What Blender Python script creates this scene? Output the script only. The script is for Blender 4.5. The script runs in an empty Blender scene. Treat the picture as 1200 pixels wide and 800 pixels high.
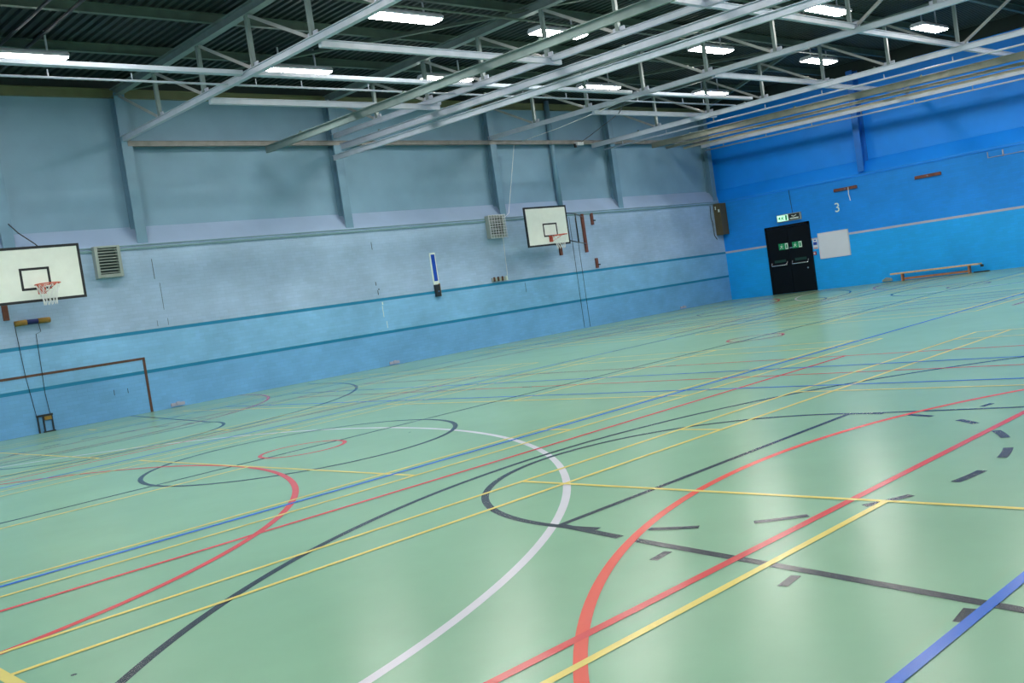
import bpy, bmesh, math, random
from mathutils import Vector, Matrix
random.seed(7)
C = bpy.context.scene.collection
SC = bpy.context.scene

# ------------------------------------------------------------------ camera, world, exposure
def look(yaw, pitch, roll):
    cy, sy, cp, sp = math.cos(yaw), math.sin(yaw), math.cos(pitch), math.sin(pitch)
    f = Vector((cy*cp, sy*cp, sp)); r = Vector((sy, -cy, 0)); u = r.cross(f)
    cr, sr = math.cos(roll), math.sin(roll)
    return cr*r+sr*u, -sr*r+cr*u, f
cam_d = bpy.data.cameras.new('camera'); cam = bpy.data.objects.new('camera', cam_d); C.objects.link(cam)
r_, u_, f_ = look(0.8181817846, -0.0479859449, -0.1454668942)
CAM = Vector((-31.6918462, -21.5815987, 1.44))
m = Matrix.Identity(4)
for i in range(3):
    m[i][0], m[i][1], m[i][2], m[i][3] = r_[i], u_[i], -f_[i], CAM[i]
cam.matrix_world = m
cam_d.sensor_fit = 'HORIZONTAL'; cam_d.sensor_width = 36; cam_d.lens = 36*1171.5338/1200
cam_d.clip_start = 0.05; cam_d.clip_end = 200
SC.camera = cam
w = bpy.data.worlds.new('world'); SC.world = w; w.use_nodes = True
w.node_tree.nodes['Background'].inputs[0].default_value = (0.02, 0.025, 0.03, 1)
w.node_tree.nodes['Background'].inputs[1].default_value = 0.3
SC.view_settings.view_transform = 'Standard'; SC.view_settings.look = 'None'
SC.view_settings.gamma = 1; SC.view_settings.use_curve_mapping = False
SC.view_settings.exposure = 0.0
LAMP = 60.0

# ------------------------------------------------------------------ materials
def lin(c): return tuple(((v/255)/12.92 if v/255 <= .04045 else ((v/255+.055)/1.055)**2.4) for v in c)+(1,)
def nodes(mt):
    mt.use_nodes = True; nt = mt.node_tree; return nt, nt.nodes['Principled BSDF']
def mat(name, rgb, rough=.5, metal=0, var=.06, scale=3.0, bump=0, bscale=60, emit=0, spec=.5):
    """rgb: sRGB 0-255 surface colour, gently varied by noise"""
    mt = bpy.data.materials.new(name); nt, b = nodes(mt); N = nt.nodes; L = nt.links
    b.inputs['Roughness'].default_value = rough; b.inputs['Metallic'].default_value = metal
    b.inputs['Specular IOR Level'].default_value = spec
    tc = N.new('ShaderNodeTexCoord'); no = N.new('ShaderNodeTexNoise'); no.inputs['Scale'].default_value = scale
    no.inputs['Detail'].default_value = 6
    L.new(tc.outputs['Object'], no.inputs['Vector'])
    cr = N.new('ShaderNodeValToRGB'); base = lin(rgb)
    cr.color_ramp.elements[0].position = .3; cr.color_ramp.elements[1].position = .7
    cr.color_ramp.elements[0].color = tuple(v*(1-var) for v in base[:3])+(1,)
    cr.color_ramp.elements[1].color = tuple(min(1, v*(1+var)) for v in base[:3])+(1,)
    L.new(no.outputs['Fac'], cr.inputs['Fac']); L.new(cr.outputs['Color'], b.inputs['Base Color'])
    if bump:
        n2 = N.new('ShaderNodeTexNoise'); n2.inputs['Scale'].default_value = bscale
        L.new(tc.outputs['Object'], n2.inputs['Vector'])
        bp = N.new('ShaderNodeBump'); bp.inputs['Strength'].default_value = bump; bp.inputs['Distance'].default_value = .01
        L.new(n2.outputs['Fac'], bp.inputs['Height']); L.new(bp.outputs['Normal'], b.inputs['Normal'])
    if emit:
        b.inputs['Emission Color'].default_value = base; b.inputs['Emission Strength'].default_value = emit
    return mt
def brick(name, rgb, axis, var=.1, rough=.5, blotch=.14):
    """painted brickwork; axis 0: wall runs along X, 1: along Y"""
    mt = bpy.data.materials.new(name); nt, b = nodes(mt); N = nt.nodes; L = nt.links
    b.inputs['Roughness'].default_value = rough
    tc = N.new('ShaderNodeTexCoord'); sp = N.new('ShaderNodeSeparateXYZ'); cb = N.new('ShaderNodeCombineXYZ')
    L.new(tc.outputs['Object'], sp.inputs[0]); L.new(sp.outputs[axis], cb.inputs[0]); L.new(sp.outputs[2], cb.inputs[1])
    br = N.new('ShaderNodeTexBrick'); L.new(cb.outputs[0], br.inputs['Vector'])
    br.inputs['Scale'].default_value = 1; br.inputs['Brick Width'].default_value = .225; br.inputs['Row Height'].default_value = .075
    br.inputs['Mortar Size'].default_value = .006; br.inputs['Mortar Smooth'].default_value = .4
    base = lin(rgb)
    br.inputs['Color1'].default_value = tuple(v*(1-var) for v in base[:3])+(1,)
    br.inputs['Color2'].default_value = tuple(min(1, v*(1+var)) for v in base[:3])+(1,)
    br.inputs['Mortar'].default_value = tuple(v*.93 for v in base[:3])+(1,)
    no = N.new('ShaderNodeTexNoise'); no.inputs['Scale'].default_value = .8; no.inputs['Detail'].default_value = 7
    no.inputs['Roughness'].default_value = .6
    L.new(cb.outputs[0], no.inputs['Vector'])
    mr = N.new('ShaderNodeMapRange'); mr.inputs[1].default_value = .3; mr.inputs[2].default_value = .7
    mr.inputs[3].default_value = 1-blotch; mr.inputs[4].default_value = 1+blotch
    L.new(no.outputs['Fac'], mr.inputs[0])
    mx = N.new('ShaderNodeVectorMath'); mx.operation = 'SCALE'
    L.new(br.outputs['Color'], mx.inputs[0]); L.new(mr.outputs[0], mx.inputs['Scale'])
    L.new(mx.outputs[0], b.inputs['Base Color'])
    bp = N.new('ShaderNodeBump'); bp.invert = True; bp.inputs['Strength'].default_value = .2; bp.inputs['Distance'].default_value = .004
    L.new(br.outputs['Fac'], bp.inputs['Height']); L.new(bp.outputs['Normal'], b.inputs['Normal'])
    return mt
def floor_mat(name, rgb, rough=.23, scuff=True, var=.06, spec=.40):
    mt = bpy.data.materials.new(name); nt, b = nodes(mt); N = nt.nodes; L = nt.links
    base = tuple(v*.78 for v in lin(rgb)[:3])+(1,); b.inputs['Specular IOR Level'].default_value = spec
    tc = N.new('ShaderNodeTexCoord'); no = N.new('ShaderNodeTexNoise'); no.inputs['Scale'].default_value = .7
    no.inputs['Detail'].default_value = 9; no.inputs['Roughness'].default_value = .62
    L.new(tc.outputs['Object'], no.inputs['Vector'])
    cr = N.new('ShaderNodeValToRGB')
    cr.color_ramp.elements[0].position = .3; cr.color_ramp.elements[1].position = .7
    cr.color_ramp.elements[0].color = tuple(v*(1-var) for v in base[:3])+(1,)
    cr.color_ramp.elements[1].color = tuple(min(1, v*(1+var)) for v in base[:3])+(1,)
    L.new(no.outputs['Fac'], cr.inputs['Fac'])
    out = cr.outputs['Color']
    if scuff:
        vo = N.new('ShaderNodeTexVoronoi'); vo.inputs['Scale'].default_value = 1.1; vo.inputs['Randomness'].default_value = 1
        L.new(tc.outputs['Object'], vo.inputs['Vector'])
        lt = N.new('ShaderNodeMath'); lt.operation = 'LESS_THAN'; lt.inputs[1].default_value = .016
        L.new(vo.outputs['Distance'], lt.inputs[0])
        sp = N.new('ShaderNodeSeparateColor'); L.new(vo.outputs['Color'], sp.inputs[0])
        gt = N.new('ShaderNodeMath'); gt.operation = 'GREATER_THAN'; gt.inputs[1].default_value = .5
        L.new(sp.outputs[0], gt.inputs[0])
        mu = N.new('ShaderNodeMath'); mu.operation = 'MULTIPLY'; L.new(lt.outputs[0], mu.inputs[0]); L.new(gt.outputs[0], mu.inputs[1])
        mi = N.new('ShaderNodeMix'); mi.data_type = 'RGBA'
        L.new(mu.outputs[0], mi.inputs[0]); L.new(out, mi.inputs[6]); mi.inputs[7].default_value = (.05, .07, .07, 1)
        out = mi.outputs[2]
    L.new(out, b.inputs['Base Color'])
    n2 = N.new('ShaderNodeTexNoise'); n2.inputs['Scale'].default_value = 2.5; n2.inputs['Detail'].default_value = 5
    L.new(tc.outputs['Object'], n2.inputs['Vector'])
    mr = N.new('ShaderNodeMapRange'); mr.inputs[3].default_value = rough-.01; mr.inputs[4].default_value = rough+.03
    L.new(n2.outputs['Fac'], mr.inputs[0]); L.new(mr.outputs[0], b.inputs['Roughness'])
    return mt

M = dict(
    floor=floor_mat('floor_green', (145, 193, 160)),
    l_white=floor_mat('line_white', (226, 226, 236), scuff=False),
    l_black=floor_mat('line_black', (40, 52, 64), scuff=False),
    l_red=floor_mat('line_red', (222, 74, 76), scuff=False),
    l_orange=floor_mat('line_orange_red', (240, 92, 76), scuff=False),
    l_yellow=floor_mat('line_yellow', (242, 224, 122), scuff=False),
    l_blue=floor_mat('line_blue', (48, 116, 226), scuff=False),
    wl_low=brick('brick_sky_blue', (110, 172, 222), 0, var=.04),
    wl_mid=brick('brick_pale_blue', (126, 184, 226), 0, var=.04),
    wl_up=brick('brick_grey_blue', (156, 184, 214), 0, var=.04),
    wl_top=mat('upper_wall_paint', (118, 154, 178), .6, var=.07, scale=1.2),
    wl_teal=mat('high_wall_teal', (106, 142, 150), .6, var=.07, scale=1.2),
    eave=mat('eave_olive_paint', (104, 110, 78), .5, var=.12),
    worn=mat('steel_rusty_grey', (126, 124, 122), .5, var=.2, scale=5),
    topc=mat('steel_green_grey', (116, 134, 134), .5, var=.12, scale=4),
    ledge=mat('ledge_lilac', (146, 171, 202), .6, var=.05, scale=1.5),
    teal=mat('stripe_teal', (0, 124, 168), .5),
    wf_low=brick('brick_bright_blue', (12, 164, 246), 1, var=.04, blotch=.08),
    wf_up=brick('brick_deep_blue', (8, 140, 238), 1, var=.04, blotch=.08),
    wf_top=mat('upper_wall_blue', (0, 140, 248), .5, var=.06, scale=1.2),
    beige=mat('stripe_beige', (178, 176, 196), .5),
    plain=mat('plain_wall', (120, 165, 195), .6),
    deck=mat('roof_deck', (30, 46, 44), .55, var=.2, scale=1.5),
    purlin=mat('purlin_green_paint', (78, 98, 88), .5, var=.15),
    steel=mat('steel_pale_paint', (172, 182, 198), .38, var=.08, scale=4),
    steel2=mat('steel_worn_paint', (158, 162, 162), .45, var=.16, scale=4),
    olive=mat('steel_olive_paint', (134, 136, 126), .5, var=.14, scale=4),
    colm=mat('column_blue_grey', (104, 142, 166), .45, var=.08),
    colb=mat('column_blue', (26, 112, 206), .45, var=.08),
    dark=mat('dark_metal', (32, 38, 42), .4),
    black=mat('door_black', (5, 6, 12), .35, var=.2, spec=.25),
    blackp=mat('border_black', (18, 24, 30), .5),
    board=mat('board_cream', (222, 230, 222), .4, var=.03, scale=6),
    orange=mat('rim_orange', (200, 86, 62), .4),
    net=mat('net_white', (225, 228, 228), .8),
    wood=mat('wood_red_brown', (112, 64, 50), .5, var=.25, scale=9),
    pine=mat('wood_pine', (214, 178, 132), .45, var=.14, scale=12),
    pined=mat('wood_pine_dark', (176, 120, 84), .5, var=.14, scale=12),
    grille=mat('grille_grey', (150, 162, 158), .5),
    grilled=mat('grille_dark', (74, 84, 84), .6),
    diff=mat('lamp_diffuser', (255, 250, 242), .5, var=0, emit=LAMP),
    house=mat('lamp_housing', (206, 210, 220), .4),
    chrome=mat('chrome', (205, 208, 212), .25, metal=.9),
    white=mat('white_panel', (214, 220, 232), .35, var=.02),
    signw=mat('sign_white', (225, 238, 228), .4, var=0),
    signg=mat('sign_green', (20, 150, 96), .4, var=0),
    signlit=mat('sign_white_lit', (200, 255, 226), .4, var=0, emit=.7),
    dkgreen=mat('dark_green_sign', (14, 58, 48), .4, var=0),
    navy=mat('navy_foam', (14, 34, 96), .6),
    blue=mat('blue_plastic', (14, 70, 176), .35, var=.04),
    red=mat('red_plastic', (180, 50, 56), .4),
    brown=mat('brown_paint', (92, 62, 48), .5, var=.2, scale=8),
    box=mat('box_olive_brown', (84, 76, 52), .5, var=.12),
    ochre=mat('foam_ochre', (150, 118, 48), .7, var=.2, scale=12),
)

# ------------------------------------------------------------------ mesh helpers
class MB:
    def __init__(s): s.v = []; s.f = []; s.m = []
    def face(s, pts, mi=0):
        k = len(s.v); s.v += [tuple(p) for p in pts]; s.f.append(tuple(range(k, k+len(pts)))); s.m.append(mi)
    def box(s, a, b, mi=0):
        (x0, x1), (y0, y1), (z0, z1) = [sorted((a[i], b[i])) for i in range(3)]
        k = len(s.v)
        s.v += [(x, y, z) for z in (z0, z1) for y in (y0, y1) for x in (x0, x1)]
        for q in ((0, 2, 3, 1), (4, 5, 7, 6), (0, 1, 5, 4), (2, 6, 7, 3), (0, 4, 6, 2), (1, 3, 7, 5)):
            s.f.append(tuple(k+i for i in q)); s.m.append(mi)
        return s
    def prism(s, prof, p0, p1, up=(0, 0, 1), mi=0):
        """extrude closed 2-D profile (side, up) from p0 to p1"""
        p0, p1 = Vector(p0), Vector(p1); d = (p1-p0).normalized(); up = Vector(up)
        a = d.cross(up).normalized(); u = a.cross(d).normalized(); n = len(prof); k = len(s.v)
        for p in (p0, p1):
            for (x, y) in prof: s.v.append(tuple(p+a*x+u*y))
        for i in range(n):
            j = (i+1) % n; s.f.append((k+i, k+j, k+n+j, k+n+i)); s.m.append(mi)
        s.f.append(tuple(k+i for i in reversed(range(n)))); s.m.append(mi)
        s.f.append(tuple(k+n+i for i in range(n))); s.m.append(mi)
        return s
    def ibeam(s, p0, p1, h=.12, w_=.1, t=.012, tw=.01, mi=0, up=(0, 0, 1)):
        a, b, q = w_/2, h/2, tw/2
        return s.prism([(-a, -b), (a, -b), (a, -b+t), (q, -b+t), (q, b-t), (a, b-t), (a, b), (-a, b), (-a, b-t), (-q, b-t), (-q, -b+t), (-a, -b+t)], p0, p1, up, mi)
    def bar(s, p0, p1, h=.06, w_=.06, mi=0, up=(0, 0, 1)):
        a, b = w_/2, h/2
        return s.prism([(-a, -b), (a, -b), (a, b), (-a, b)], p0, p1, up, mi)
    def ell(s, p0, p1, sz=.07, t=.01, mi=0, up=(0, 0, 1)):
        a = sz/2
        return s.prism([(-a, -a), (a, -a), (a, -a+t), (-a+t, -a+t), (-a+t, a), (-a, a)], p0, p1, up, mi)
    def tube(s, pts, r=.02, n=8, mi=0):
        pts = [Vector(p) for p in pts]; k0 = len(s.v); prev = None
        for i, p in enumerate(pts):
            d = (pts[min(i+1, len(pts)-1)]-pts[max(i-1, 0)]).normalized()
            ref = prev if prev is not None else (Vector((0, 0, 1)) if abs(d.z) < .9 else Vector((1, 0, 0)))
            a = d.cross(ref).cross(d).normalized(); prev = a; b = d.cross(a)
            for j in range(n):
                t = 2*math.pi*j/n; s.v.append(tuple(p+a*math.cos(t)*r+b*math.sin(t)*r))
        for i in range(len(pts)-1):
            for j in range(n):
                j2 = (j+1) % n; s.f.append((k0+i*n+j, k0+i*n+j2, k0+(i+1)*n+j2, k0+(i+1)*n+j)); s.m.append(mi)
        s.f.append(tuple(k0+j for j in reversed(range(n)))); s.m.append(mi)
        e = k0+(len(pts)-1)*n; s.f.append(tuple(e+j for j in range(n))); s.m.append(mi)
        return s
    def build(s, name, mats, parent=None, label=None, loc=None, smooth=False, bevel=0, fix=True):
        me = bpy.data.meshes.new(name)
        v = s.v if loc is None else [(p[0]-loc[0], p[1]-loc[1], p[2]-loc[2]) for p in s.v]
        me.from_pydata(v, [], s.f)
        if not isinstance(mats, (list, tuple)): mats = [mats]
        for q in mats: me.materials.append(q)
        for p, i in zip(me.polygons, s.m): p.material_index = i; p.use_smooth = smooth
        if fix:
            bm = bmesh.new(); bm.from_mesh(me); bmesh.ops.recalc_face_normals(bm, faces=bm.faces); bm.to_mesh(me); bm.free()
        o = bpy.data.objects.new(name, me); C.objects.link(o)
        if loc is not None: o.location = loc
        if parent: o.parent = parent
        if label: o['label'] = label
        if bevel:
            md = o.modifiers.new('bevel', 'BEVEL'); md.width = bevel; md.segments = 2; md.limit_method = 'ANGLE'
        return o
def tag(o, label, cat, group=None):
    o['label'] = label; o['category'] = cat
    if group: o['group'] = group
    return o
def thing(name, label, cat, loc=(0, 0, 0), group=None):
    o = bpy.data.objects.new(name, None); C.objects.link(o); o.location = loc; o.empty_display_size = .1
    return tag(o, label, cat, group)
def struct(o): o['kind'] = 'structure'; return o
def copy_tree(o, parent=None):
    c = o.copy(); C.objects.link(c); c.parent = parent
    for ch in list(o.children): copy_tree(ch, c)
    return c

X0, X1, Y0, Y1_ = -32.3, 0.0, -22.8, 0.0
ZT = 7.36            # underside of roof deck
XM, YM = -16.15, -11.38

# ------------------------------------------------------------------ floor with its court markings
fl = MB()
gx = [X0-.4+(X1+.9-X0)*i/34 for i in range(35)]; gy = [Y0-.4+(Y1_+.9-Y0)*i/24 for i in range(25)]
fl.v += [(x, y, 0) for y in gy for x in gx]
for j in range(24):
    for i in range(34):
        k = j*35+i; fl.f.append((k, k+1, k+36, k+35)); fl.m.append(0)
xa, xb, ya, yb = gx[0], gx[-1], gy[0], gy[-1]
fl.face([(xa, ya, -.2), (xa, yb, -.2), (xb, yb, -.2), (xb, ya, -.2)], 0)
for p, q in (((xa, ya), (xb, ya)), ((xb, ya), (xb, yb)), ((xb, yb), (xa, yb)), ((xa, yb), (xa, ya))):
    fl.face([(p[0], p[1], -.2), (q[0], q[1], -.2), (q[0], q[1], 0), (p[0], p[1], 0)], 0)
CNT = [0]
def lift():                      # every stripe lies a hair above the one painted before it
    CNT[0] += 1; return (CNT[0] % 24)*1.2e-5
def quad(p0, p1, wd, mi, z):
    p0, p1 = Vector((p0[0], p0[1], 0)), Vector((p1[0], p1[1], 0)); d = (p1-p0).normalized(); n = Vector((-d.y, d.x, 0))*wd/2
    n.z = 0; Z = Vector((0, 0, z))
    fl.face([p0-n+Z, p1-n+Z, p1+n+Z, p0+n+Z], mi)
LV = {1: .0008, 2: .0014, 3: .0022, 4: .0018, 5: .0027, 6: .0031}     # paint build-up of each colour
def inside(x, y): return X0 < x < X1 and Y0 < y < Y1_
def line(p0, p1, mi, wd=.05):
    quad(p0, p1, wd, mi, LV[mi]+lift())
def arc(c, R, a0, a1, mi, wd=.05, clip=None):
    n = max(4, int(abs(a1-a0)*R/.12)); z = LV[mi]+lift()
    for i in range(n):
        t0 = a0+(a1-a0)*i/n; t1 = a0+(a1-a0)*(i+1)/n; q = []
        for t, r in ((t0, R-wd/2), (t0, R+wd/2), (t1, R+wd/2), (t1, R-wd/2)):
            q.append((c[0]+math.cos(t)*r, c[1]+math.sin(t)*r, z))
        if all(inside(*p[:2]) for p in q) and (clip is None or all(clip(*p[:2]) for p in q)):
            fl.face(list(reversed(q)), mi)
TAU = 2*math.pi
mx = lambda x: 2*XM-x
my = lambda y: 2*YM-y
WH, BK, RD, OR, YE, BL = 1, 2, 3, 4, 5, 6
# badminton courts, three abreast and two deep
for sx in (0, 1):
    F = (lambda x: x) if sx == 0 else mx
    for cy, outer in ((-11.72, 2.91), (-18.90, 2.92), (-4.54, 2.92)):
        yo, yi = outer, outer-.45
        for sg in (-1, 1):
            line((F(-31.25), cy+sg*yo), (F(-17.85), cy+sg*yo), YE, .04)
            line((F(-30.41 if cy < -15 and sg > 0 else -31.25), cy+sg*yi), (F(-17.85), cy+sg*yi), YE, .04)
            line((F(-24.55), cy+sg*yi), (F(-24.55), cy+sg*yo), YE, .04)
        for x in (-31.25, -30.41, -26.55, -22.59, -18.61, -17.85):
            line((F(x), cy-yo), (F(x), cy+yo), YE, .06 if x < -30 else .04)
        for a, b in ((-31.25, -26.55), (-22.59, -17.85)):
            line((F(a), cy), (F(b), cy), YE, .045)
# long blue and red lines, centre line
for y in (-14.31, my(-14.31), -19.98, my(-19.98)): line((X0, y), (X1, y), BL)
for x in (-22.2, -20.67, mx(-22.2), mx(-20.67)): line((x, -19.98), (x, my(-19.98)), BL, .045)
line((X0, YM), (X1, YM), BK, .045)
for y in (-15.03, my(-15.03)):
    line((X0, y), (-19.7, y), RD); line((-13.9, y), (X1, y), RD)
for y in (-18.70, my(-18.70)): line((X0, y), (X1, y), RD, .055)
for x in (-21.29, -19.7, mx(-21.29), mx(-19.7)): line((x, -18.7), (x, my(-18.7)), RD, .04)
# crosswise basketball courts (dark) and red goal areas
KX = -25.68
dash_pts = [(-27.37, -17.89, -27.24, -18.14), (-27.06, -18.37, -26.87, -18.58), (-26.6, -18.73, -26.35, -18.87), (-26.03, -18.93, -25.76, -18.98),
            (-25.44, -18.96, -25.17, -18.92), (-24.87, -18.82, -24.63, -18.69), (-24.35, -18.49, -24.2, -18.31), (-24.02, -18.06, -23.93, -17.83)]
for sx in (0, 1):
    F = (lambda x: x) if sx == 0 else mx
    for sy in (0, 1):
        G = (lambda y: y) if sy == 0 else my
        def A2(a0, a1):          # mirror angles
            if sy: a0, a1 = -a0, -a1
            if sx: a0, a1 = math.pi-a0, math.pi-a1
            return min(a0, a1), max(a0, a1)
        kc = (F(KX), G(-17.30))
        a0, a1 = A2(math.radians(-9), math.radians(189)); arc(kc, 1.82, a0, a1, BK, .055)
        line((F(KX-1.8), G(-17.27)), (F(KX+1.8), G(-17.27)), BK, .05)
        line((F(KX+1.8), G(-17.27)), (F(KX+2.66), G(Y0)), BK, .05)
        if sx == 0 and sy == 0:
            line((KX-1.8, -17.27), (-27.585, -17.84), BK, .06); line((-27.6, -17.93), (KX-2.66, Y0), BK, .06)
        else:
            line((F(KX-1.8), G(-17.27)), (F(KX-2.66), G(Y0)), BK, .06)
        for (xa, ya, xb, yb) in dash_pts:
            t0 = math.atan2(ya+17.30, xa-KX); t1 = math.atan2(yb+17.30, xb-KX)
            if t1 < t0: t0, t1 = t1, t0
            a0, a1 = A2(t0, t1); arc(kc, 1.82, a0, a1, BK, .06)
        for k, yy in enumerate((-18.29, -19.11, -19.93)):
            for sg in (-1, 1):
                xk = KX+sg*(1.8+(-17.27-yy)*.155)
                line((F(xk+sg*.09), G(yy)), (F(xk+sg*.24), G(yy-.02)), BK, .05)
        a0, a1 = A2(0, math.pi)
        arc((F(KX+.04), G(-21.91)), 6.57, a0, a1, BK, .055)
        arc((F(-25.59), G(-22.64)), 5.11, a0, a1, OR if (sx == 0 and sy == 0) else RD, .058)
    c = (F(KX), YM)
    arc(c, 1.79, 0, TAU, BK, .055)
    arc(c, .49, 0, TAU, RD, .05)
    line((F(-25.92), YM-.01), (F(-25.74), YM-.01), WH, .06)
    arc((F(-31.52), YM), 7.10, 0, TAU, WH, .058)
    arc((F(-31.27), YM), 4.70, 0, TAU, RD, .058)
arc((XM, YM), .5, 0, TAU, RD, .05)
floor = struct(fl.build('floor', [M['floor'], M['l_white'], M['l_black'], M['l_red'], M['l_orange'], M['l_yellow'], M['l_blue']], fix=False))

# ------------------------------------------------------------------ walls
def wall_profile(axis):
    """left wall (axis 0): y = depth; far wall (axis 1): x = depth"""
    b = MB(); lo, hi = (X0-.3, X1+.3) if axis == 0 else (Y0-.3, Y1_+.3)
    def strip(d0, z0, d1, z1, mi):
        if axis == 0: b.face([(lo, d0, z0), (hi, d0, z0), (hi, d1, z1), (lo, d1, z1)], mi)
        else: b.face([(d0, lo, z0), (d1, lo, z1), (d1, hi, z1), (d0, hi, z0)], mi)
    return b, strip, lo, hi
LZ = 3.68
b, strip, lo, hi = wall_profile(0)
for z0, z1, mi in ((0, .85, 0), (.85, .925, 4), (.925, 1.73, 1), (1.73, 1.805, 4), (1.805, LZ, 2)): strip(0, z0, 0, z1, mi)
strip(0, LZ, .3, 4.12, 3); strip(.3, 4.12, .3, 6.99, 5); strip(.3, 6.99, .3, ZT, 6)
# solid back
b.face([(lo, .5, 0), (lo, .5, ZT), (hi, .5, ZT), (hi, .5, 0)], 5)
b.face([(lo, .3, ZT), (hi, .3, ZT), (hi, .5, ZT), (lo, .5, ZT)], 5)
for x in (lo, hi): b.face([(x, 0, 0), (x, .5, 0), (x, .5, ZT), (x, .3, ZT), (x, .3, 4.12), (x, 0, LZ)], 5)
wall_left = struct(b.build('wall_left', [M['wl_low'], M['wl_mid'], M['wl_up'], M['ledge'], M['teal'], M['wl_top'], M['deck']], fix=False))
b, strip, lo, hi = wall_profile(1)
for z0, z1, mi in ((0, 1.735, 0), (1.735, 1.805, 3), (1.805, LZ, 1)): strip(0, z0, 0, z1, mi)
strip(0, LZ, .3, 4.12, 2); strip(.3, 4.12, .3, 6.97, 2); strip(.3, 6.97, .3, ZT, 4)
b.face([(.5, lo, 0), (.5, hi, 0), (.5, hi, ZT), (.5, lo, ZT)], 2)
b.face([(.3, lo, ZT), (.5, lo, ZT), (.5, hi, ZT), (.3, hi, ZT)], 2)
wall_far = struct(b.build('wall_far', [M['wf_low'], M['wf_up'], M['wf_top'], M['beige'], M['deck']], fix=False))
b = MB().box((X0-.3, Y0-.3, 0), (X1+.3, Y0, ZT)); struct(b.build('wall_right', M['plain']))
b = MB().box((X0-.3, Y0, 0), (X0, Y1_+.3, ZT)); struct(b.build('wall_near', M['plain']))
# trim beneath the ledge
b = MB().box((X0, -.035, 3.585), (-.02, .0, 3.63)).box((X0, -.02, 3.665), (-.02, .02, 3.69)); struct(b.build('trim_1', M['wl_teal']))
b = MB().box((-.03, Y0, 3.60), (.0, -.02, 3.63)); struct(b.build('trim_2', M['wf_top']))
# brown goal frame painted on the left wall
b = MB().box((-25.6-1.7, -.012, 1.165), (-22.52, .0, 1.215)).box((-22.575, -.012, 0), (-22.52, 0, 1.165))
b.build('goal_marking', M['brown'], wall_left, 'brown goal frame marked on the wall')

# ------------------------------------------------------------------ roof deck: corrugated, ribs across the hall
b = MB(); pitch = .18; n = int((X1+.4-(X0-.4))/pitch); k = len(b.v); zz = []
x = X0-.4
for i in range(n):
    for dx, z in ((0, ZT), (.07, ZT), (.09, ZT+.05), (.16, ZT+.05)): zz.append((x+dx, z))
    x += pitch
zz.append((x, ZT))
for (xx, z) in zz: b.v += [(xx, Y0-.3, z), (xx, Y1_+.5, z)]
for i in range(len(zz)-1): b.f.append((2*i, 2*i+1, 2*i+3, 2*i+2)); b.m.append(0)
kk = len(b.v)
b.face([(X0-.4, Y0-.3, ZT+.12), (x, Y0-.3, ZT+.12), (x, Y1_+.5, ZT+.12), (X0-.4, Y1_+.5, ZT+.12)], 0)
struct(b.build('ceiling', M['deck'], fix=False))

# ------------------------------------------------------------------ steel frame
TX = [-27.75, -22.15, -16.6, -11.1, -5.55]
ORD = ['nearest roof truss, mostly above the left edge of the view', 'pale steel roof truss crossing above the large basketball board',
       'pale steel roof truss with long rails hung just below it', 'pale steel roof truss between the long rails and the far bundle of rails',
       'farthest pale steel roof truss, just before the bright blue wall']
def truss(x, zs, ze, label):
    """bottom chord from zs at left wall to ze at y=-13"""
    t = thing('roof_truss', label, 'roof truss', (x, .1, 0), 'roof trusses across the hall')
    zb = lambda y: zs+(ze-zs)*(-y/13.0) if y > -13 else ze
    L = (x, .1, 0)
    MB().ibeam((x, .22, 7.08), (x, Y0+.02, 7.08), .18, .16, .016).build('top_chord', M['topc'], t, loc=None).location = (-x, -.1, 0)
    q = MB()
    for a, c in (((x, .1, zb(0)), (x, -13, zb(-13))), ((x, -13, ze), (x, Y0+.02, ze))):
        q.bar(a, c, .10, .10); q.bar((a[0], a[1], a[2]+.056), (c[0], c[1], c[2]+.056), .012, .16)
    q.build('bottom_chord', M['steel'], t).location = (-x, -.1, 0)
    ys = [.05, -1.85, -3.85, -5.78, -7.72, -9.6, -11.42, -13.24, -15.12, -17.06, -18.99, -20.99]
    for i, y in enumerate(ys):
        if i: 
            o = MB().ell((x, y, zb(y)+.05), (x, y, 7.0), .075, .012, up=(1, 0, 0)).build('vertical_strut', M['topc'], t); o.location = (-x, -.1, 0)
            g = MB().box((x-.012, y-.16, zb(y)+.03), (x+.012, y+.12, zb(y)+.15)); g.build('gusset_plate', M['steel'], t).location = (-x, -.1, 0)
        if i < 6: a, bb = (y-.05, 6.98), (ys[i+1]+.08, zb(ys[i+1])+.08)
        elif i < len(ys)-1: a, bb = (y-.08, zb(y)+.08), (ys[i+1]+.05, 6.98)
        else: continue
        o = MB().ell((x+.03, a[0], a[1]), (x+.03, bb[0], bb[1]), .06, .012, up=(1, 0, 0)).build('diagonal_strut', M['steel2'], t); o.location = (-x, -.1, 0)
    return t
for x, zs, ze, lb in zip(TX, (6.03, 6.03, 6.10, 6.05, 5.99), (5.97, 5.97, 5.88, 5.84, 5.84), ORD): truss(x, zs, ze, lb)

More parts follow.
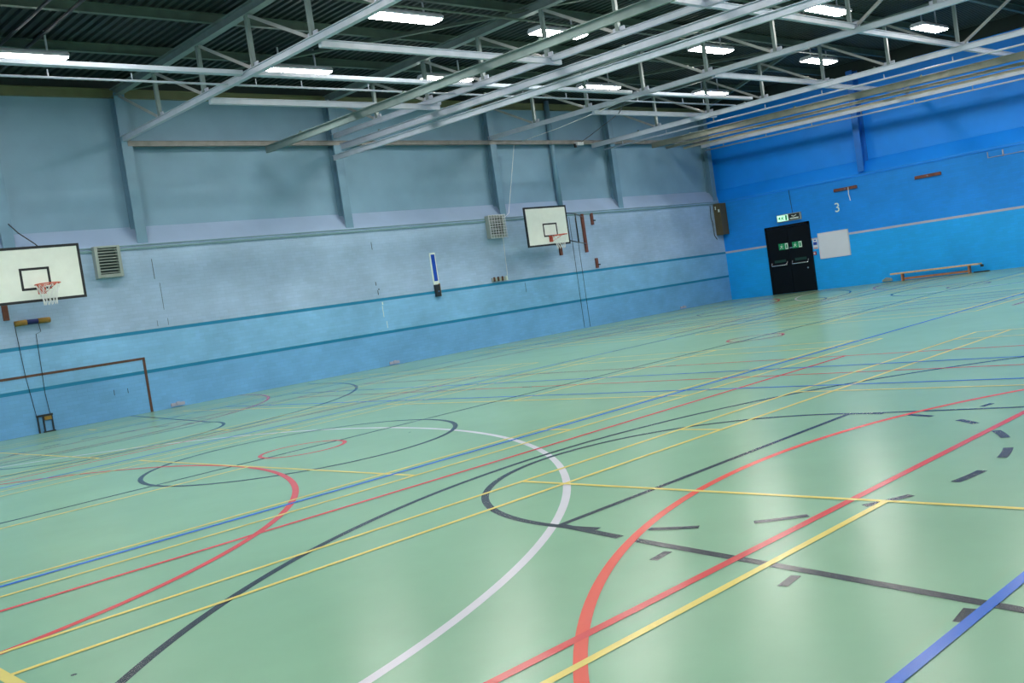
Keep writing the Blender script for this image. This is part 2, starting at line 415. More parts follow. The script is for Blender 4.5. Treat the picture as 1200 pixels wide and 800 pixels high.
# columns on the left wall
names = ['pale blue steel column at the far left edge above the ledge', 'pale blue steel column carrying the truss between large board and grey vent',
         'pale blue steel column carrying the truss with the long rails', 'pale blue steel column above the small grey vent',
         'pale blue steel column right of the round pipe, above the small board posts', 'pale steel column in the corner by the bright blue wall']
for x, lb, col in zip([-27.6+2.72, -22.12, -16.57, -11.05, -5.6, -.16], names, ['colm']*6):
    if x == -27.6+2.72: x = -24.9
    b = MB().ibeam((x, .155, 3.72), (x, .155, 7.05), .26, .24, .02, .02, up=(0, 1, 0))
    tag(b.build('steel_column', M[col], loc=(x, .155, 3.72)), lb, 'column', 'columns of the left wall')
b = MB().tube([(-8.4, .16, 3.92), (-8.4, .16, 7.25)], .085, 14)
tag(b.build('drain_pipe', M['colm'], smooth=True, loc=(-8.4, .16, 3.78)), 'round grey-blue pipe rising above the small basketball board', 'pipe')
for y, lb in ((-5.72, 'blue steel column on the bright blue wall above the door and whiteboard'), (-11.4, 'blue steel column on the bright blue wall at the right edge')):
    b = MB().ibeam((.1, y, 3.74), (.1, y, 7.05), .38, .22, .02, .02, up=(1, 0, 0))
    tag(b.build('steel_column', M['colb'], loc=(.15, y, 3.74)), lb, 'column', 'columns of the blue wall')

# purlins along the hall
pl_ = [('first purlin below the roof deck, resting on the left wall top', .24)]+[('green-grey purlin under the roof deck, number '+s+' from the left wall', y) for s, y in
      (('two', -2.42), ('three', -4.68), ('four', -6.95), ('five', -9.2), ('six', -11.4), ('seven', -13.6), ('eight', -15.9), ('nine', -18.1), ('ten', -20.4))]
for lb, y in pl_:
    z = 7.265 if y < 0 else 7.08
    b = MB().ibeam((X0, y, z), (.2, y, z), .18 if y < 0 else .2, .1, .014)
    tag(b.build('roof_purlin', M['purlin'] if y < 0 else M['eave'], loc=(X0, y, z)), lb, 'purlin', 'purlins under the roof deck')

# ties along the hall under the chords
def tie(x0, x1, y, z, lb, mt='steel', h=.13):
    b = MB().bar((x0, y, z), (x1, y, z), h-.03, .09); b.bar((x0, y, z+h/2-.008), (x1, y, z+h/2-.008), .014, .14)
    b.box((x0-.03, y-.07, z+h/2), (x0+.05, y+.07, z+h/2+.05)).box((x1-.1, y-.08, z+h/2), (x1+.02, y+.08, z+h/2+.06))
    return tag(b.build('tie_beam', M[mt], loc=(x0, y, z)), lb, 'tie beam', 'horizontal ties between the trusses')
tie(-22.1, -.2, .06, 5.92, 'worn grey tie beam running along the upper left wall between the columns', 'worn')
tie(-22.1, -16.35, -3.9, 5.92, 'short pale tie beam above the columns, nearer the left wall')
tie(-22.1, -16.35, -7.82, 5.92, 'pale tie beam over the middle of the hall beside the square light')
tie(-22.1, -16.35, -11.55, 5.92, 'pale tie beam leaving the top edge of the view')
tie(-16.5, -10.95, -11.5, 5.95, 'pale tie beam meeting the truss junction at upper right')
tie(-10.9, -5.2, -3.85, 5.92, 'pale tie beam before the blue wall, nearest the left wall')
tie(-10.9, -5.2, -7.75, 5.92, 'pale tie beam before the blue wall, below the small square light')
tie(-10.9, -5.2, -11.45, 5.92, 'pale tie beam before the blue wall, at the right below the double light')
tie(-5.4, -.1, -7.6, 5.9, 'pale tie beam reaching the blue wall above the whiteboard')
tie(-5.4, -.1, -11.4, 5.9, 'pale tie beam reaching the blue wall at the right edge')

# wide trunking and thin conduit of the light row
def trunk(x0, x1, lb):
    b = MB().box((x0, -5.50, 6.02), (x1, -5.36, 6.10))
    return tag(b.build('cable_trunking', M['steel'], loc=(x0, -5.43, 6.03), bevel=.006), lb, 'trunking', 'trunking of the light row')
trunk(X0+.05, -22.22, 'wide bright trunking at the left edge, running up to the first truss')
trunk(-22.08, -16.68, 'wide bright trunking between the first truss and the long rails')
trunk(-16.52, -11.2, 'wide bright trunking behind the long rails')
trunk(-11.0, -5.65, 'wide bright trunking ending at the farthest truss')
t = thing('conduit_pipe', 'thin white conduit hung on short stems beside the wide trunking', 'conduit', (-31, -4.85, 6.05))
o = MB().tube([(-32.2, -4.85, 6.0), (-5.6, -4.85, 6.0)], .022, 8).build('pipe', M['steel'], t, smooth=True); o.location = (31, 4.85, -6.05)
for x in (-31, -29, -27, -25.4, -24, -21.6, -20.6, -19, -17.5, -14.5, -13, -12.2, -10.2, -8.2, -7.2):
    o = MB().tube([(x, -4.85, 6.01), (x, -4.85, 6.13)], .012, 6).build('stem', M['steel'], t); o.location = (31, 4.85, -6.05)
b = MB().tube([(X0, -7.1, 6.98), (-.1, -7.1, 6.98)], .025, 8)
tag(b.build('gas_pipe', M['purlin'], smooth=True, loc=(X0, -7.1, 6.98)), 'thin pipe running under the roof beside the second row of lights', 'pipe')

# long rails across the hall
def rail(x, z0, z1, ys, lb, h=.16, w_=.1, mt='steel', ye=Y0+.05, name='ceiling_rail', group='long rails across the hall', hang=True):
    """z0 at y=ys, z1 at y=-13"""
    zb = lambda y: z0+(z1-z0)*(ys-y)/(ys+13)
    t = thing(name, lb, 'rail', (x, ys, z0), group)
    o = MB().bar((x, ys, z0), (x, ye, zb(ye)), h, w_*.8).bar((x, ys, z0+h/2+.006), (x, ye, zb(ye)+h/2+.006), .012, w_+.05).build('beam', M[mt], t); o.location = (-x, -ys, -z0)
    if hang:
        for y in (-1.9, -5.8, -9.7, -13.3, -17.1, -21.0):
            if y < ys:
                q = MB().box((x-.02, y-.02, zb(y)+h/2), (x+.02, y+.02, zb(y)+h/2+.06)).box((x-.05, y-.04, zb(y)+h/2+.01), (x+.05, y+.04, zb(y)+h/2+.025))
                q.build('hanger', M['purlin'], t).location = (-x, -ys, -z0)
    return t
rail(-18.87, 5.69, 5.53, -.32, 'grey rail with a cut end, nearest the left of the view', .15, .07, 'topc')
rail(-16.64, 5.76, 5.55, -.28, 'pale rail directly beneath the middle truss', .13, .13)
rail(-16.95, 5.47, 5.24, -.30, 'lowest bright rail hung below the middle truss', .11, .09, hang=False)
rail(-6.6, 5.80, 5.66, .05, 'bright rail close below the farthest truss', .12, .11)
rail(-3.9, 5.73, 5.53, -.30, 'broad olive rail above the blue wall', .17, .10, 'olive')
rail(-3.2, 5.64, 5.42, -.35, 'thin dark olive rail in the middle of the far bundle', .07, .08, 'olive', hang=False)
rail(-2.2, 5.62, 5.42, -.35, 'narrow olive rail of the far bundle, upper of two', .06, .07, 'olive', hang=False)
rail(-1.0, 5.69, 5.50, -.28, 'bright white-faced rail lowest in the far bundle', .12, .12)
def rod(x, z0, z1, ys, lb, zup):
    zb = lambda y, a=z0, c=z1: a+(c-a)*(ys-y)/(ys+13)
    t = thing('curtain_track', lb, 'track', (x, ys, z0), 'thin curtain tracks')
    o = MB().tube([(x, ys, z0), (x, Y0+.05, zb(Y0))], .025, 8).build('track', M['steel'], t, smooth=True); o.location = (-x, -ys, -z0)
    for i in range(12):
        y = ys-.8-1.75*i
        if y > Y0:
            o = MB().tube([(x, y, zb(y)), (x, y, zb(y)+zup)], .014, 6).build('stem', M['steel'], t); o.location = (-x, -ys, -z0)
rod(-6.45, 5.62, 5.42, -.3, 'thin white curtain track below the farthest truss', .12)
rod(-.85, 5.54, 5.32, -.3, 'thin white curtain track lowest before the blue wall', .12)

# roof bracing
def brace(x0, y0, x1, y1, lb, z=7.13):
    b = MB().ell((x0, y0, z), (x1, y1, z), .09, .012)
    tag(b.build('roof_brace', M['purlin'], loc=(x0, y0, z)), lb, 'brace', 'diagonal roof braces')
brace(-22.0, .0, -16.8, -6.9, 'diagonal brace under the roof between first and middle trusses, left part')
brace(-16.8, -7.1, -11.3, -13.9, 'diagonal brace under the roof beyond the middle truss')
brace(-11.0, .0, -5.6, -7.0, 'diagonal brace under the roof near the farthest truss')
brace(-5.4, -6.9, -.1, .0, 'diagonal brace under the roof in the far corner')
brace(-5.4, -11.4, -.1, -18.0, 'diagonal brace under the roof at the upper right')
for x, lb in ((-25.38, 'dark roof rod at upper left, nearer the left edge'), (-24.9, 'dark roof rod at upper left, farther from the edge')):
    b = MB().tube([(x, -.2, 7.1), (x, -11, 7.1)], .03, 8); tag(b.build('roof_rod', M['dark'], loc=(x, -.2, 7.1)), lb, 'rod', 'dark rods under the roof')

# ------------------------------------------------------------------ lights
def lamp(label):
    t = thing('ceiling_light', label, 'ceiling light', (0, 0, 6.85), 'ceiling lights')
    a, c = .74, .185
    q = MB(); q.prism([(-c-.02, .0), (c+.02, 0), (c+.02, .045), (c-.03, .1), (-c+.03, .1), (-c-.02, .045)], (-a-.02, 0, 0), (a+.02, 0, 0))
    q.build('housing', M['house'], t)
    q = MB(); q.prism([(-c, 0), (-c+.03, -.022), (c-.03, -.022), (c, 0)], (-a, 0, -.001), (a, 0, -.001)); q.build('diffuser', M['diff'], t)
    for sx in (-.45, .45): MB().box((sx-.015, -.015, .1), (sx+.015, .015, .5)).build('bracket', M['house'], t)
    return t
LX = [-30.3, -25.1, -19.4, -15.2, -9.5, -4.05]; LY = [-3.0, -6.86, -10.15, -13.5, -16.9, -20.4]
rows = ['in the row nearest left wall', 'in second row from left wall', 'in third row from left wall', 'in fourth row from left wall', 'in fifth row from left wall', 'in the row by right wall']
cols = ['first from camera', 'left of first truss', 'before the rails', 'beyond the rails', 'beyond third truss', 'nearest blue wall']
L0 = None
for j, y in enumerate(LY):
    for i, x in enumerate(LX):
        lb = 'ceiling light '+rows[j]+', '+cols[i]
        o = lamp(lb) if L0 is None else copy_tree(L0)
        if L0 is None: L0 = o
        o.location = (x, y, 6.85); o['label'] = lb

# ------------------------------------------------------------------ doors and things on the far wall
d = bpy.data.objects.new('door_1', None); C.objects.link(d); d.location = (0, -2.69, 0); struct(d)
def on(o, p=(0, -2.69, 0)): o.location = (-p[0], -p[1], -p[2]); return o
fr = MB(); fr.box((-.06, -1.80, 0), (.02, -1.86, 2.42)).box((-.06, -3.50, 0), (.02, -3.56, 2.42)).box((-.06, -1.80, 2.34), (.02, -3.56, 2.42))
on(fr.build('door_frame', M['black'], d))
for ya, yb in ((-1.865, -2.672), (-2.688, -3.495)):
    lf = on(MB().box((-.045, ya, .01), (.0, yb, 2.335)).build('door_leaf', M['black'], d, bevel=.004))
    s = 1 if ya > -2 else 0
    pb = MB(); zc = 1.02
    pb.tube([(-.045, ya-.09, zc+.12), (-.10, ya-.09, zc+.1), (-.13, ya-.1, zc), (-.13, yb+.1, zc), (-.10, yb+.09, zc+.1), (-.045, yb+.09, zc+.12)], .02, 8)
    pb.build('push_bar', M['chrome'], lf, 'chrome push bar', smooth=True)
    bl = MB().box((-.06, ya-.18, zc+.10), (-.046, yb+.18, zc+.19)); bl.build('instruction_strip', M['dkgreen'], lf)
    sg = MB(); c0 = ya-.42 if s else ya-.14
    sg.box((-.055, c0, 1.56), (-.046, c0-.38, 1.78), 0)
    sg.box((-.058, c0-.26, 1.565), (-.056, c0-.375, 1.775), 1)          # white door symbol
    sg.box((-.060, c0-.29, 1.60), (-.0585, c0-.345, 1.74), 0)
    sg.tube([(-.058, c0-.06, 1.60), (-.058, c0-.10, 1.66), (-.058, c0-.12, 1.71)], .012, 6, 1)   # running figure
    sg.tube([(-.058, c0-.16, 1.60), (-.058, c0-.12, 1.66)], .010, 6, 1)
    sg.tube([(-.058, c0-.07, 1.69), (-.058, c0-.17, 1.68)], .008, 6, 1)
    sg.tube([(-.058, c0-.125, 1.735), (-.058, c0-.135, 1.745)], .014, 6, 1)
    sg.build('exit_sticker', [M['signg'], M['signw']], lf)
    if not s: MB().box((-.06, ya-.02, 1.58), (-.046, ya-.14, 1.61)).build('latch_plate', M['chrome'], lf)
    if not s: MB().tube([(-.045, yb+.16, .82), (-.07, yb+.16, .82)], .03, 10).build('lock', M['chrome'], lf)
# lit exit box over the door
t = thing('exit_sign', 'lit green and white exit sign box above the black double door', 'exit sign', (0, -2.84, 2.66))
P_ = (0, -2.84, 2.66)
on(MB().box((-.09, -2.37, 2.53), (0, -3.31, 2.79)).build('housing', M['grille'], t, bevel=.01), P_)
q = MB(); q.box((-.098, -2.40, 2.56), (-.0905, -2.82, 2.765), 0)
q.tube([(-.1, -2.56, 2.60), (-.1, -2.60, 2.66), (-.1, -2.62, 2.71)], .014, 6, 1); q.tube([(-.1, -2.66, 2.60), (-.1, -2.61, 2.66)], .012, 6, 1)
q.tube([(-.1, -2.55, 2.68), (-.1, -2.67, 2.69)], .010, 6, 1); q.tube([(-.1, -2.625, 2.735), (-.1, -2.63, 2.745)], .016, 6, 1)
q.face([(-.1, -2.52, 2.60), (-.1, -2.52, 2.73), (-.1, -2.44, 2.665)], 1)
q.box((-.101, -2.72, 2.575), (-.0985, -2.79, 2.75), 1)
on(q.build('lit_panel', [M['signlit'], M['signg']], t), P_)
q = MB(); q.box((-.098, -2.86, 2.56), (-.0905, -3.28, 2.765), 0); q.box((-.1, -2.90, 2.585), (-.0985, -3.24, 2.63), 1)
q.tube([(-.1, -2.98, 2.70), (-.1, -3.06, 2.67), (-.1, -3.16, 2.71)], .014, 6, 1)
on(q.build('unlit_panel', [M['dark'], M['signw']], t), P_)
b = MB().tube([(-.012, -2.98, 2.79), (-.012, -2.94, 3.6)], .008, 6)
tag(b.build('sign_cable', M['dark'], loc=(-.012, -2.98, 2.79)), 'thin dark cable running up from the exit sign box', 'cable')
# whiteboard
t = thing('whiteboard', 'blank white board on the blue wall right of the double door', 'whiteboard', (0, -4.39, 1.5)); P_ = (0, -4.39, 1.5)
on(MB().box((-.02, -3.835, 1.065), (0, -4.945, 1.925)).build('panel', M['white'], t), P_)
q = MB().box((-.03, -3.82, 1.05), (0, -3.85, 1.94)).box((-.03, -4.93, 1.05), (0, -4.96, 1.94)).box((-.03, -3.82, 1.05), (0, -4.96, 1.075)).box((-.03, -3.82, 1.915), (0, -4.96, 1.94))
on(q.build('frame', M['house'], t), P_)
# notices
t = thing('safety_notice', 'small white notice with a blue block beside the door frame', 'notice', (0, -3.69, 1.6)); P_ = (0, -3.69, 1.6)
on(MB().box((-.012, -3.60, 1.42), (0, -3.78, 1.77)).build('sheet', M['white'], t), P_)
on(MB().box((-.014, -3.62, 1.56), (-.0125, -3.76, 1.66)).box((-.014, -3.66, 1.70), (-.0125, -3.73, 1.74)).build('blue_block', M['blue'], t), P_)
on(MB().box((-.014, -3.61, 1.44), (-.0125, -3.77, 1.465)).build('red_block', M['red'], t), P_)
t = thing('call_point', 'small dark red call point below the notice by the door', 'call point', (0, -3.64, 1.28)); P_ = (0, -3.64, 1.28)
on(MB().box((-.05, -3.59, 1.22), (0, -3.69, 1.34)).build('case', M['red'], t, bevel=.008), P_)
on(MB().box((-.056, -3.61, 1.25), (-.0505, -3.67, 1.31)).build('glass', M['white'], t), P_)
# number on the wall
cu = bpy.data.curves.new('digit', 'FONT'); cu.body = '3'; cu.size = .44; cu.extrude = .004; cu.align_x = 'CENTER'
tmp = bpy.data.objects.new('digit', cu); C.objects.link(tmp)
bpy.context.view_layer.update()
me = bpy.data.meshes.new_from_object(tmp.evaluated_get(bpy.context.evaluated_depsgraph_get()))
bpy.data.objects.remove(tmp)
me.transform(Matrix(((0, 0, -1, -.006), (-1, 0, 0, -4.67), (0, 1, 0, 2.56), (0, 0, 0, 1))))
me.materials.clear(); me.materials.append(M['signw'])
o = bpy.data.objects.new('painted_number', me); C.objects.link(o); o.parent = wall_far; o['label'] = 'white number 3 painted on the wall'
# wooden blocks on the far wall
for y0, y1, z, lb, cord in ((-4.64, -5.48, 3.28, 'brown wooden batten on the blue wall above the number three', True), (-7.44, -8.28, 3.20, 'brown wooden batten on the blue wall farther right', False)):
    t = thing('wall_batten', lb, 'batten', (0, (y0+y1)/2, z), 'wooden battens on the blue wall'); P_ = (0, (y0+y1)/2, z)
    on(MB().box((-.05, y0, z-.05), (0, y1, z+.05)).build('board', M['wood'], t, bevel=.006), P_)
    if cord:
        on(MB().tube([(-.06, -5.18, z+.03), (-.065, -5.17, z-.2), (-.05, -5.2, z-.42)], .014, 6).build('cord', M['net'], t), P_)
    on(MB().tube([(-.05, (y0+y1)/2, z), (-.062, (y0+y1)/2, z)], .02, 8).build('bolt', M['chrome'], t), P_)
b = MB().box((-.03, -9.72, 3.38), (0, -9.74, 3.56)).box((-.03, -9.72, 3.38), (0, -10.9, 3.395)).box((-.03, -10.15, 3.36), (0, -10.19, 3.55)).box((-.03, -10.82, 3.36), (0, -10.84, 3.5))
tag(b.build('wall_bracket', M['beige'], loc=(0, -9.7, 3.4)), 'pale blue bracket under the trim at the right edge', 'bracket')

# bench
t = thing('gym_bench', 'long low pine bench standing along the blue wall', 'bench', (-.34, -7.85, 0)); P_ = (-.34, -7.85, 0)
on(MB().box((-.47, -6.44, .235), (-.22, -9.26, .28)).build('seat', M['pine'], t, bevel=.006), P_)
for y in (-6.80, -8.92):
    on(MB().box((-.44, y-.02, .0), (-.27, y+.02, .235)).build('leg', M['pined'], t, bevel=.004), P_)
on(MB().box((-.38, -6.83, .035), (-.31, -8.89, .10)).build('lower_rail', M['pined'], t), P_)
on(MB().box((-.37, -9.26, .16), (-.31, -9.34, .235)).build('end_hook', M['dark'], t), P_)
on(MB().box((-.40, -9.05, 0), (-.30, -9.5, .035)).build('foot_runner', M['dark'], t), P_)
b = MB().box((-.05, -5.95, .03), (0, -6.28, .10)).tube([(-.05, -6.28, .1), (-.07, -6.1, .14), (-.05, -5.95, .05)], .02, 6)
tag(b.build('wall_socket', M['grille'], loc=(0, -6.1, .05)), 'small pale fitting at the foot of the blue wall left of the bench', 'fitting')

# heater box in the corner
t = thing('wall_box', 'tall dark brown box fixed in the corner by the blue wall', 'box', (-.3, -.12, 3.05)); P_ = (-.3, -.12, 3.05)
on(MB().box((-.42, -.30, 2.44), (-.02, -.0, 3.60)).build('case', M['box'], t, bevel=.015), P_)
on(MB().box((-.425, -.27, 3.28), (-.4205, -.20, 3.38)).box((-.425, -.12, 3.38), (-.4205, -.08, 3.50)).build('label_plate', M['signw'], t), P_)
b = MB().tube([(-.62, -.02, 3.55), (-.66, -.02, 3.1), (-.60, -.02, 2.9), (-.58, -.02, 2.45), (-.45, -.02, 2.3)], .012, 6)
tag(b.build('loose_cable', M['dark'], loc=(-.6, -.02, 3.0)), 'thin grey cable looping beside the brown corner box', 'cable')

# ------------------------------------------------------------------ vents on the left wall
def vent(x0, x1, z0, z1, lb, cage):
    t = thing('wall_vent', lb, 'vent', ((x0+x1)/2, 0, z0), 'grilled vents under the ledge'); P_ = ((x0+x1)/2, 0, z0)
    q = MB(); d_ = .16; f = .07
    q.box((x0, -d_, z0), (x0+f, 0, z1)).box((x1-f, -d_, z0), (x1, 0, z1)).box((x0+f, -d_, z0), (x1-f, 0, z0+f)).box((x0+f, -d_, z1-f*.6), (x1-f, 0, z1))
    on(q.build('case', M['grille'], t, bevel=.006), P_)
    on(MB().box((x0+f, -.05, z0+f), (x1-f, -.02, z1-f*.6)).build('back_plate', M['grilled'], t), P_)
    n = 9
    for i in range(n):
        z = z0+f+(z1-z0-1.6*f)*(i+.5)/n
        o = MB().prism([(-.03, .0), (.03, .0), (.03, .008), (-.03, .008)], (x0+f, -d_+.04, z), (x1-f, -d_+.04, z), up=(0, -.5, 1)); on(o.build('louvre', M['grille'], t), P_)
    if cage:
        q = MB()
        for i in range(7):
            xx = x0+(x1-x0)*i/6; q.bar((xx, -d_-.03, z0-.02), (xx, -d_-.03, z1), .012, .012, up=(0, 1, 0))
        for i in range(9):
            z = z0+(z1-z0)*i/8; q.bar((x0-.02, -d_-.04, z), (x1+.02, -d_-.04, z), .012, .012)
        on(q.build('wire_cage', M['house'], t), P_)
vent(-23.29, -22.73, 3.02, 3.70, 'grey louvred vent beside the large basketball board', False)
vent(-11.86, -11.22, 3.10, 3.76, 'grey wire-caged vent beside the small basketball board', True)

# ------------------------------------------------------------------ basketball backboards
def hoop(xc, y, z0, z1, wd, ringx, ringz, lb, post, rods, inner, tilt=0):
    t = thing('basketball_hoop', lb, 'basketball hoop', (xc, y, z0), 'basketball hoops on the left wall'); P_ = (xc, y, z0)
    a = wd/2; e = .045
    on(MB().box((xc-a, y, z0), (xc+a, y+.03, z1)).build('backboard', M['board'], t), P_)
    q = MB().box((xc-a-.005, y-.006, z0-.005), (xc-a+e, y+.035, z1+.005)).box((xc+a-e, y-.006, z0-.005), (xc+a+.005, y+.035, z1+.005))
    q.box((xc-a+e, y-.006, z0-.005), (xc+a-e, y+.035, z0+e)).box((xc-a+e, y-.006, z1-e), (xc+a-e, y+.035, z1+.005))
    on(q.build('border', M['blackp'], t), P_)
    (ix0, ix1, iz0, iz1) = inner; e = .045
    q = MB().box((ix0, y-.004, iz0), (ix0+e, y-.0005, iz1)).box((ix1-e, y-.004, iz0), (ix1, y-.0005, iz1)).box((ix0+e, y-.004, iz0), (ix1-e, y-.0005, iz0+e)).box((ix0+e, y-.004, iz1-e), (ix1-e, y-.0005, iz1))
    on(q.build('target_square', M['blackp'], t), P_)
    R = .225; yc = y-.15-R
    q = MB(); pts = [(ringx+R*math.cos(TAU*i/28), yc+R*math.sin(TAU*i/28), ringz) for i in range(29)]
    q.tube(pts, .011, 8)
    q.box((ringx-.07, y-.17, ringz-.012), (ringx+.07, y, ringz+.008)).box((ringx-.075, y-.012, ringz-.16), (ringx+.075, y-.004, ringz+.02))
    q.tube([(ringx-.06, y-.01, ringz-.14), (ringx-.16, yc+.05, ringz-.01)], .009, 6).tube([(ringx+.06, y-.01, ringz-.14), (ringx+.16, yc+.05, ringz-.01)], .009, 6)
    on(q.build('ring', M['orange'], t, smooth=False), P_)
    q = MB(); n = 12; lv = [(0, R), (.1, .185), (.2, .15), (.3, .125), (.40, .12)]
    for i in range(n):
        for sg in (-1, 1):
            q.tube([(ringx+r*math.cos(TAU*(i+sg*.5*k)/n), yc+r*math.sin(TAU*(i+sg*.5*k)/n), ringz-z) for k, (z, r) in enumerate(lv)], .0045, 4)
    on(q.build('net', M['net'], t), P_)
    for p in post:
        on(MB().box((p[0]-.055, -.06, p[1]), (p[0]+.055, 0, p[2])).build('wall_post', M['wood'], t, bevel=.006), P_)
    for r in rods:
        on(MB().tube(r, .016, 8).build('support_arm', M['dark'], t, smooth=True), P_)
    return t
y2 = -.9
hoop(-10.22, y2, 2.67, 3.83, 1.78, -10.15, 2.93, 'small basketball board with orange ring in the middle of the left wall',
     [(-7.68, 2.38, 3.62), (-8.88, 2.38, 3.62)],
     [[(-9.4, y2+.04, 3.60), (-8.45, -.45, 3.60), (-7.68, -.05, 3.52)], [(-9.4, y2+.04, 2.78), (-8.45, -.45, 2.70), (-7.68, -.05, 2.66)],
      [(-8.45, -.45, 3.60), (-8.45, -.45, 2.70)], [(-10.9, y2+.04, 3.60), (-9.6, -.45, 3.6), (-8.88, -.05, 3.52)], [(-10.9, y2+.04, 2.78), (-9.6, -.45, 2.72), (-8.88, -.05, 2.66)],
      [(-9.4, y2+.05, 2.72), (-9.4, y2+.05, 3.78)], [(-10.9, y2+.05, 2.72), (-10.9, y2+.05, 3.78)]],
     (-10.42, -9.82, 2.93, 3.33))
y1 = -1.3
hoop(-24.93, y1, 2.60, 3.67, 1.80, -24.86, 2.90, 'large basketball board with torn net at the left edge',
     [(-25.20, 2.36, 3.60), (-26.0, 2.36, 3.60)],
     [[(-25.2, y1+.04, 3.5), (-25.2, -.04, 3.4)], [(-25.2, y1+.04, 2.75), (-25.2, -.04, 2.75)], [(-26.0, y1+.04, 3.5), (-26.0, -.04, 3.4)], [(-26.0, y1+.04, 2.75), (-26.0, -.04, 2.75)]],
     (-25.22, -24.66, 2.83, 3.26))
for x, lb in ((-25.44, 'a'), (-25.0, 'b'), (-24.2, 'c')): pass
# brackets on small wall
for x, z0, z1, lb in ((-7.22, 3.24, 3.62, 'short brown wooden block right of the small board posts'), (-7.28, 1.84, 2.16, 'short brown wooden block just above the upper teal stripe')):
    t = thing('wooden_block', lb, 'block', (x, 0, z0), 'brown blocks on the left wall'); P_ = (x, 0, z0)
    on(MB().box((x-.05, -.06, z0), (x+.05, 0, z1)).build('block', M['wood'], t, bevel=.006), P_)
    on(MB().tube([(x, -.06, (z0+z1)/2-.05), (x+.08, -.1, (z0+z1)/2-.06)], .02, 8).build('hook', M['dark'], t), P_)
# blue gauge
t = thing('wall_gauge', 'narrow upright blue strip with white border and dark foot bracket', 'wall strip', (-14.02, 0, 1.66)); P_ = (-14.02, 0, 1.66)
on(MB().box((-14.12, -.03, 1.98), (-13.93, 0, 2.86)).build('backing', M['signw'], t), P_)
on(MB().box((-14.09, -.04, 2.07), (-13.965, -.031, 2.81)).build('blue_strip', M['blue'], t), P_)
on(MB().box((-14.12, -.09, 1.64), (-13.96, 0, 1.97)).build('foot_bracket', M['dark'], t, bevel=.008), P_)
on(MB().box((-13.955, -.05, 1.64), (-13.92, 0, 2.0)).build('wood_edge', M['ochre'], t), P_)
on(MB().box((-14.05, -.096, 1.76), (-14.02, -.091, 1.80)).build('screw', M['chrome'], t), P_)
# small rack fitting under the caged vent
t = thing('wall_rack', 'small brown and white rack fitting on the upper teal stripe', 'fitting', (-11.6, 0, 1.83)); P_ = (-11.6, 0, 1.83)
on(MB().box((-11.94, -.05, 1.84), (-11.32, 0, 1.95)).build('board', M['grille'], t), P_)
for x in (-11.88, -11.72, -11.55, -11.38):
    on(MB().box((x-.02, -.09, 1.84), (x+.02, -.05, 1.97)).build('peg', M['brown'] if x < -11.4 else M['signw'], t), P_)
b = MB().tube([(-11.3, -.03, 1.98), (-11.25, -.03, 3.6), (-10.9, -.05, 3.8), (-10.2, .02, 5.85)], .008, 6)
tag(b.build('hanging_cord', M['net'], loc=(-11.3, -.03, 1.98)), 'thin pale cord hanging from the roof tie to the small rack', 'cord')
# foam bar below the large board
t = thing('foam_roller_bar', 'horizontal bar with ochre ends and blue middle under the large board', 'bar', (-24.73, -.05, 2.27)); P_ = (-24.73, -.05, 2.27)
on(MB().tube([(-25.07, -.06, 2.27), (-24.84, -.06, 2.28)], .055, 12).build('end_sleeve', M['ochre'], t, smooth=True), P_)
on(MB().tube([(-24.62, -.06, 2.28), (-24.38, -.06, 2.28)], .055, 12).build('end_sleeve', M['ochre'], t, smooth=True), P_)
on(MB().tube([(-24.84, -.06, 2.28), (-24.62, -.06, 2.28)], .05, 12).build('middle_sleeve', M['navy'], t, smooth=True), P_)
on(MB().box((-24.8, -.03, 2.25), (-24.7, .0, 2.31)).build('wall_plate', M['dark'], t), P_)
for pts, lb in (([(-25.06, -.012, 2.25), (-25.02, -.012, 1.2), (-24.94, -.012, .36)], 'thin dark cord down the wall, left of the pair below the large board'),
                ([(-24.6, -.012, 2.25), (-24.58, -.012, 2.06), (-24.68, -.012, 2.02), (-24.70, -.012, .8), (-24.67, -.012, .36)], 'thin dark cord down the wall, right of the pair below the large board')):
    tag(MB().tube(pts, .006, 6).build('hanging_cord', M['dark'], loc=pts[-1]), lb, 'cord', 'cords below the large board')
# floor bracket at their foot
t = thing('floor_bracket', 'small rusty dark bracket frame at the wall foot below the cords', 'bracket', (-24.8, -.03, 0)); P_ = (-24.8, -.03, 0)
on(MB().box((-24.95, -.05, .33), (-24.63, 0, .37)).build('top_bar', M['dark'], t), P_)
on(MB().box((-24.8, -.04, .25), (-24.66, -.0, .33)).build('timber', M['ochre'], t), P_)
for x in (-24.93, -24.82, -24.65): on(MB().box((x-.012, -.04, .0), (x+.012, -.0, .34)).build('upright', M['dark'], t), P_)
on(MB().box((-24.85, -.05, .0), (-24.62, 0, .025)).build('foot_bar', M['dark'], t), P_)
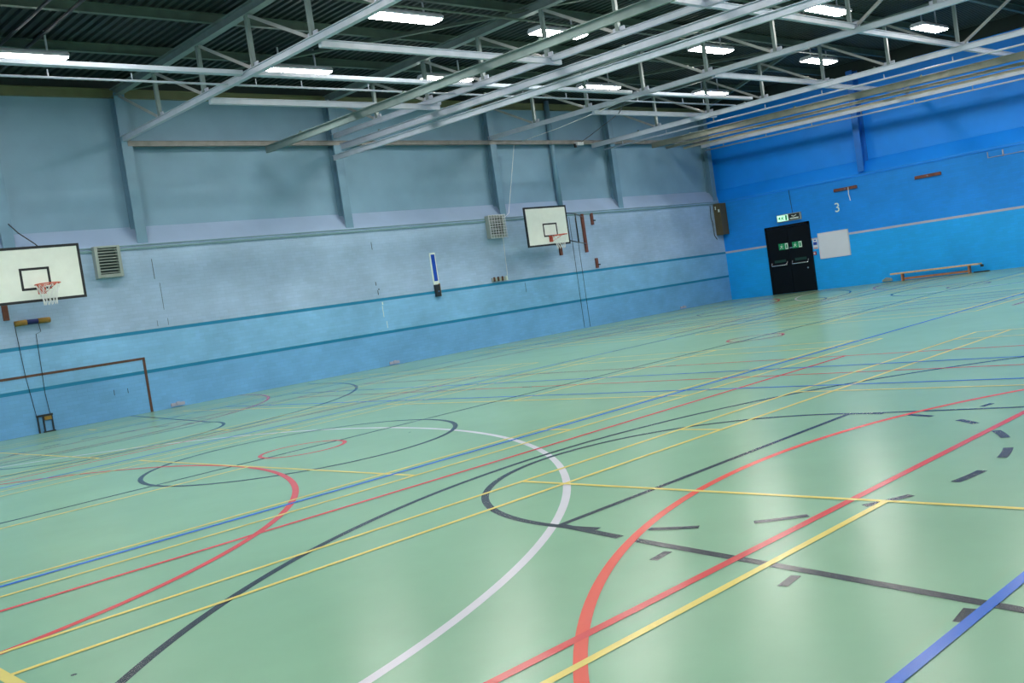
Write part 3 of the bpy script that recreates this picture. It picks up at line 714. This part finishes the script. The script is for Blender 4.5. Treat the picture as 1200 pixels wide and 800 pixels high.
# seams in brick and small wall marks
for x, z0, z1, lb in ((-8.27, .02, 3.55, 'thin dark wire down the wall below the small board, left of two'), (-8.0, .02, 3.5, 'thin dark wire down the wall below the small board, right of two')):
    tag(MB().tube([(x, -.01, z0), (x, -.01, z1)], .006, 6).build('wall_wire', M['dark'], loc=(x, -.01, z0)), lb, 'wire', 'wires below the small board')
b = MB()
for (x, z0, z1, w2) in ((-22.0, 2.9, 3.35, .006), (-21.9, 2.2, 2.8, .004), (-21.85, 1.85, 2.0, .004), (-22.1, 1.85, 1.98, .004), (-16.0, 3.1, 3.3, .008), (-16.05, 2.15, 2.25, .01), (-16.02, 1.9, 2.02, .010), (-15.98, 2.03, 2.06, .02), (-10.6, 1.4, 1.7, .006), (-23.3, .5, .62, .005), (-23.0, .5, .6, .006)):
    b.box((x-w2, -.003, z0), (x+w2, .0, z1))
b.build('wall_scuffs', M['dark'], wall_left)
b = MB()
for (x, z0, z1, w2) in ((-15.95, 1.3, 1.6, .008), (-15.93, 1.62, 1.7, .015), (-15.88, 1.0, 1.18, .008)):
    b.box((x-w2, -.003, z0), (x+w2, .0, z1))
b.build('paint_drip', M['signw'], wall_left)
for x0, lb in ((-22.1, 'small pale skirting fitting right of the brown goal frame'), (-16.0, 'small pale skirting fitting at the wall foot below the paint drips'), (-3.2, 'small pale skirting fitting near the far corner')):
    b = MB().box((x0, -.03, .03), (x0+.32, 0, .10)).box((x0+.12, -.05, .05), (x0+.2, -.03, .12))
    tag(b.build('skirting_fitting', M['beige'], loc=(x0, 0, 0)), lb, 'fitting')
b = MB().tube([(-24.86, -.02, 4.3), (-24.7, -.03, 4.1), (-24.42, -.04, 3.86), (-24.3, -.05, 3.72)], .012, 6)
tag(b.build('loose_cable', M['dark'], loc=(-24.6, -.03, 4.0)), 'dark cable sagging from the left column to the large board', 'cable')
# cable and small floodlight on the tie by the third column
t = thing('spot_lamp', 'small white spotlight clamped to the tie above the small board', 'lamp', (-7.45, -.05, 5.85)); P_ = (-7.45, -.05, 5.85)
on(MB().box((-7.55, -.17, 5.80), (-7.25, -.02, 5.90)).build('head', M['house'], t, bevel=.01), P_)
on(MB().box((-7.6, -.1, 5.74), (-7.52, -.04, 5.86)).build('clamp', M['dark'], t), P_)
b = MB().tube([(-7.3, -.1, 5.9), (-8.6, -1.9, 5.86), (-9.9, -3.9, 5.9), (-10.9, -5.0, 5.96)], .012, 6)
tag(b.build('loose_cable', M['dark'], loc=(-9, -2.5, 5.9)), 'dark cable slung from the small spotlight to the third truss', 'cable')
b = MB().tube([(-9.9, -.05, 5.95), (-10.3, -2.0, 5.92), (-10.9, -5.0, 5.98)], .010, 6)
tag(b.build('loose_cable', M['net'], loc=(-10, -1, 5.95)), 'pale cable slung from the upper wall to the third truss', 'cable')
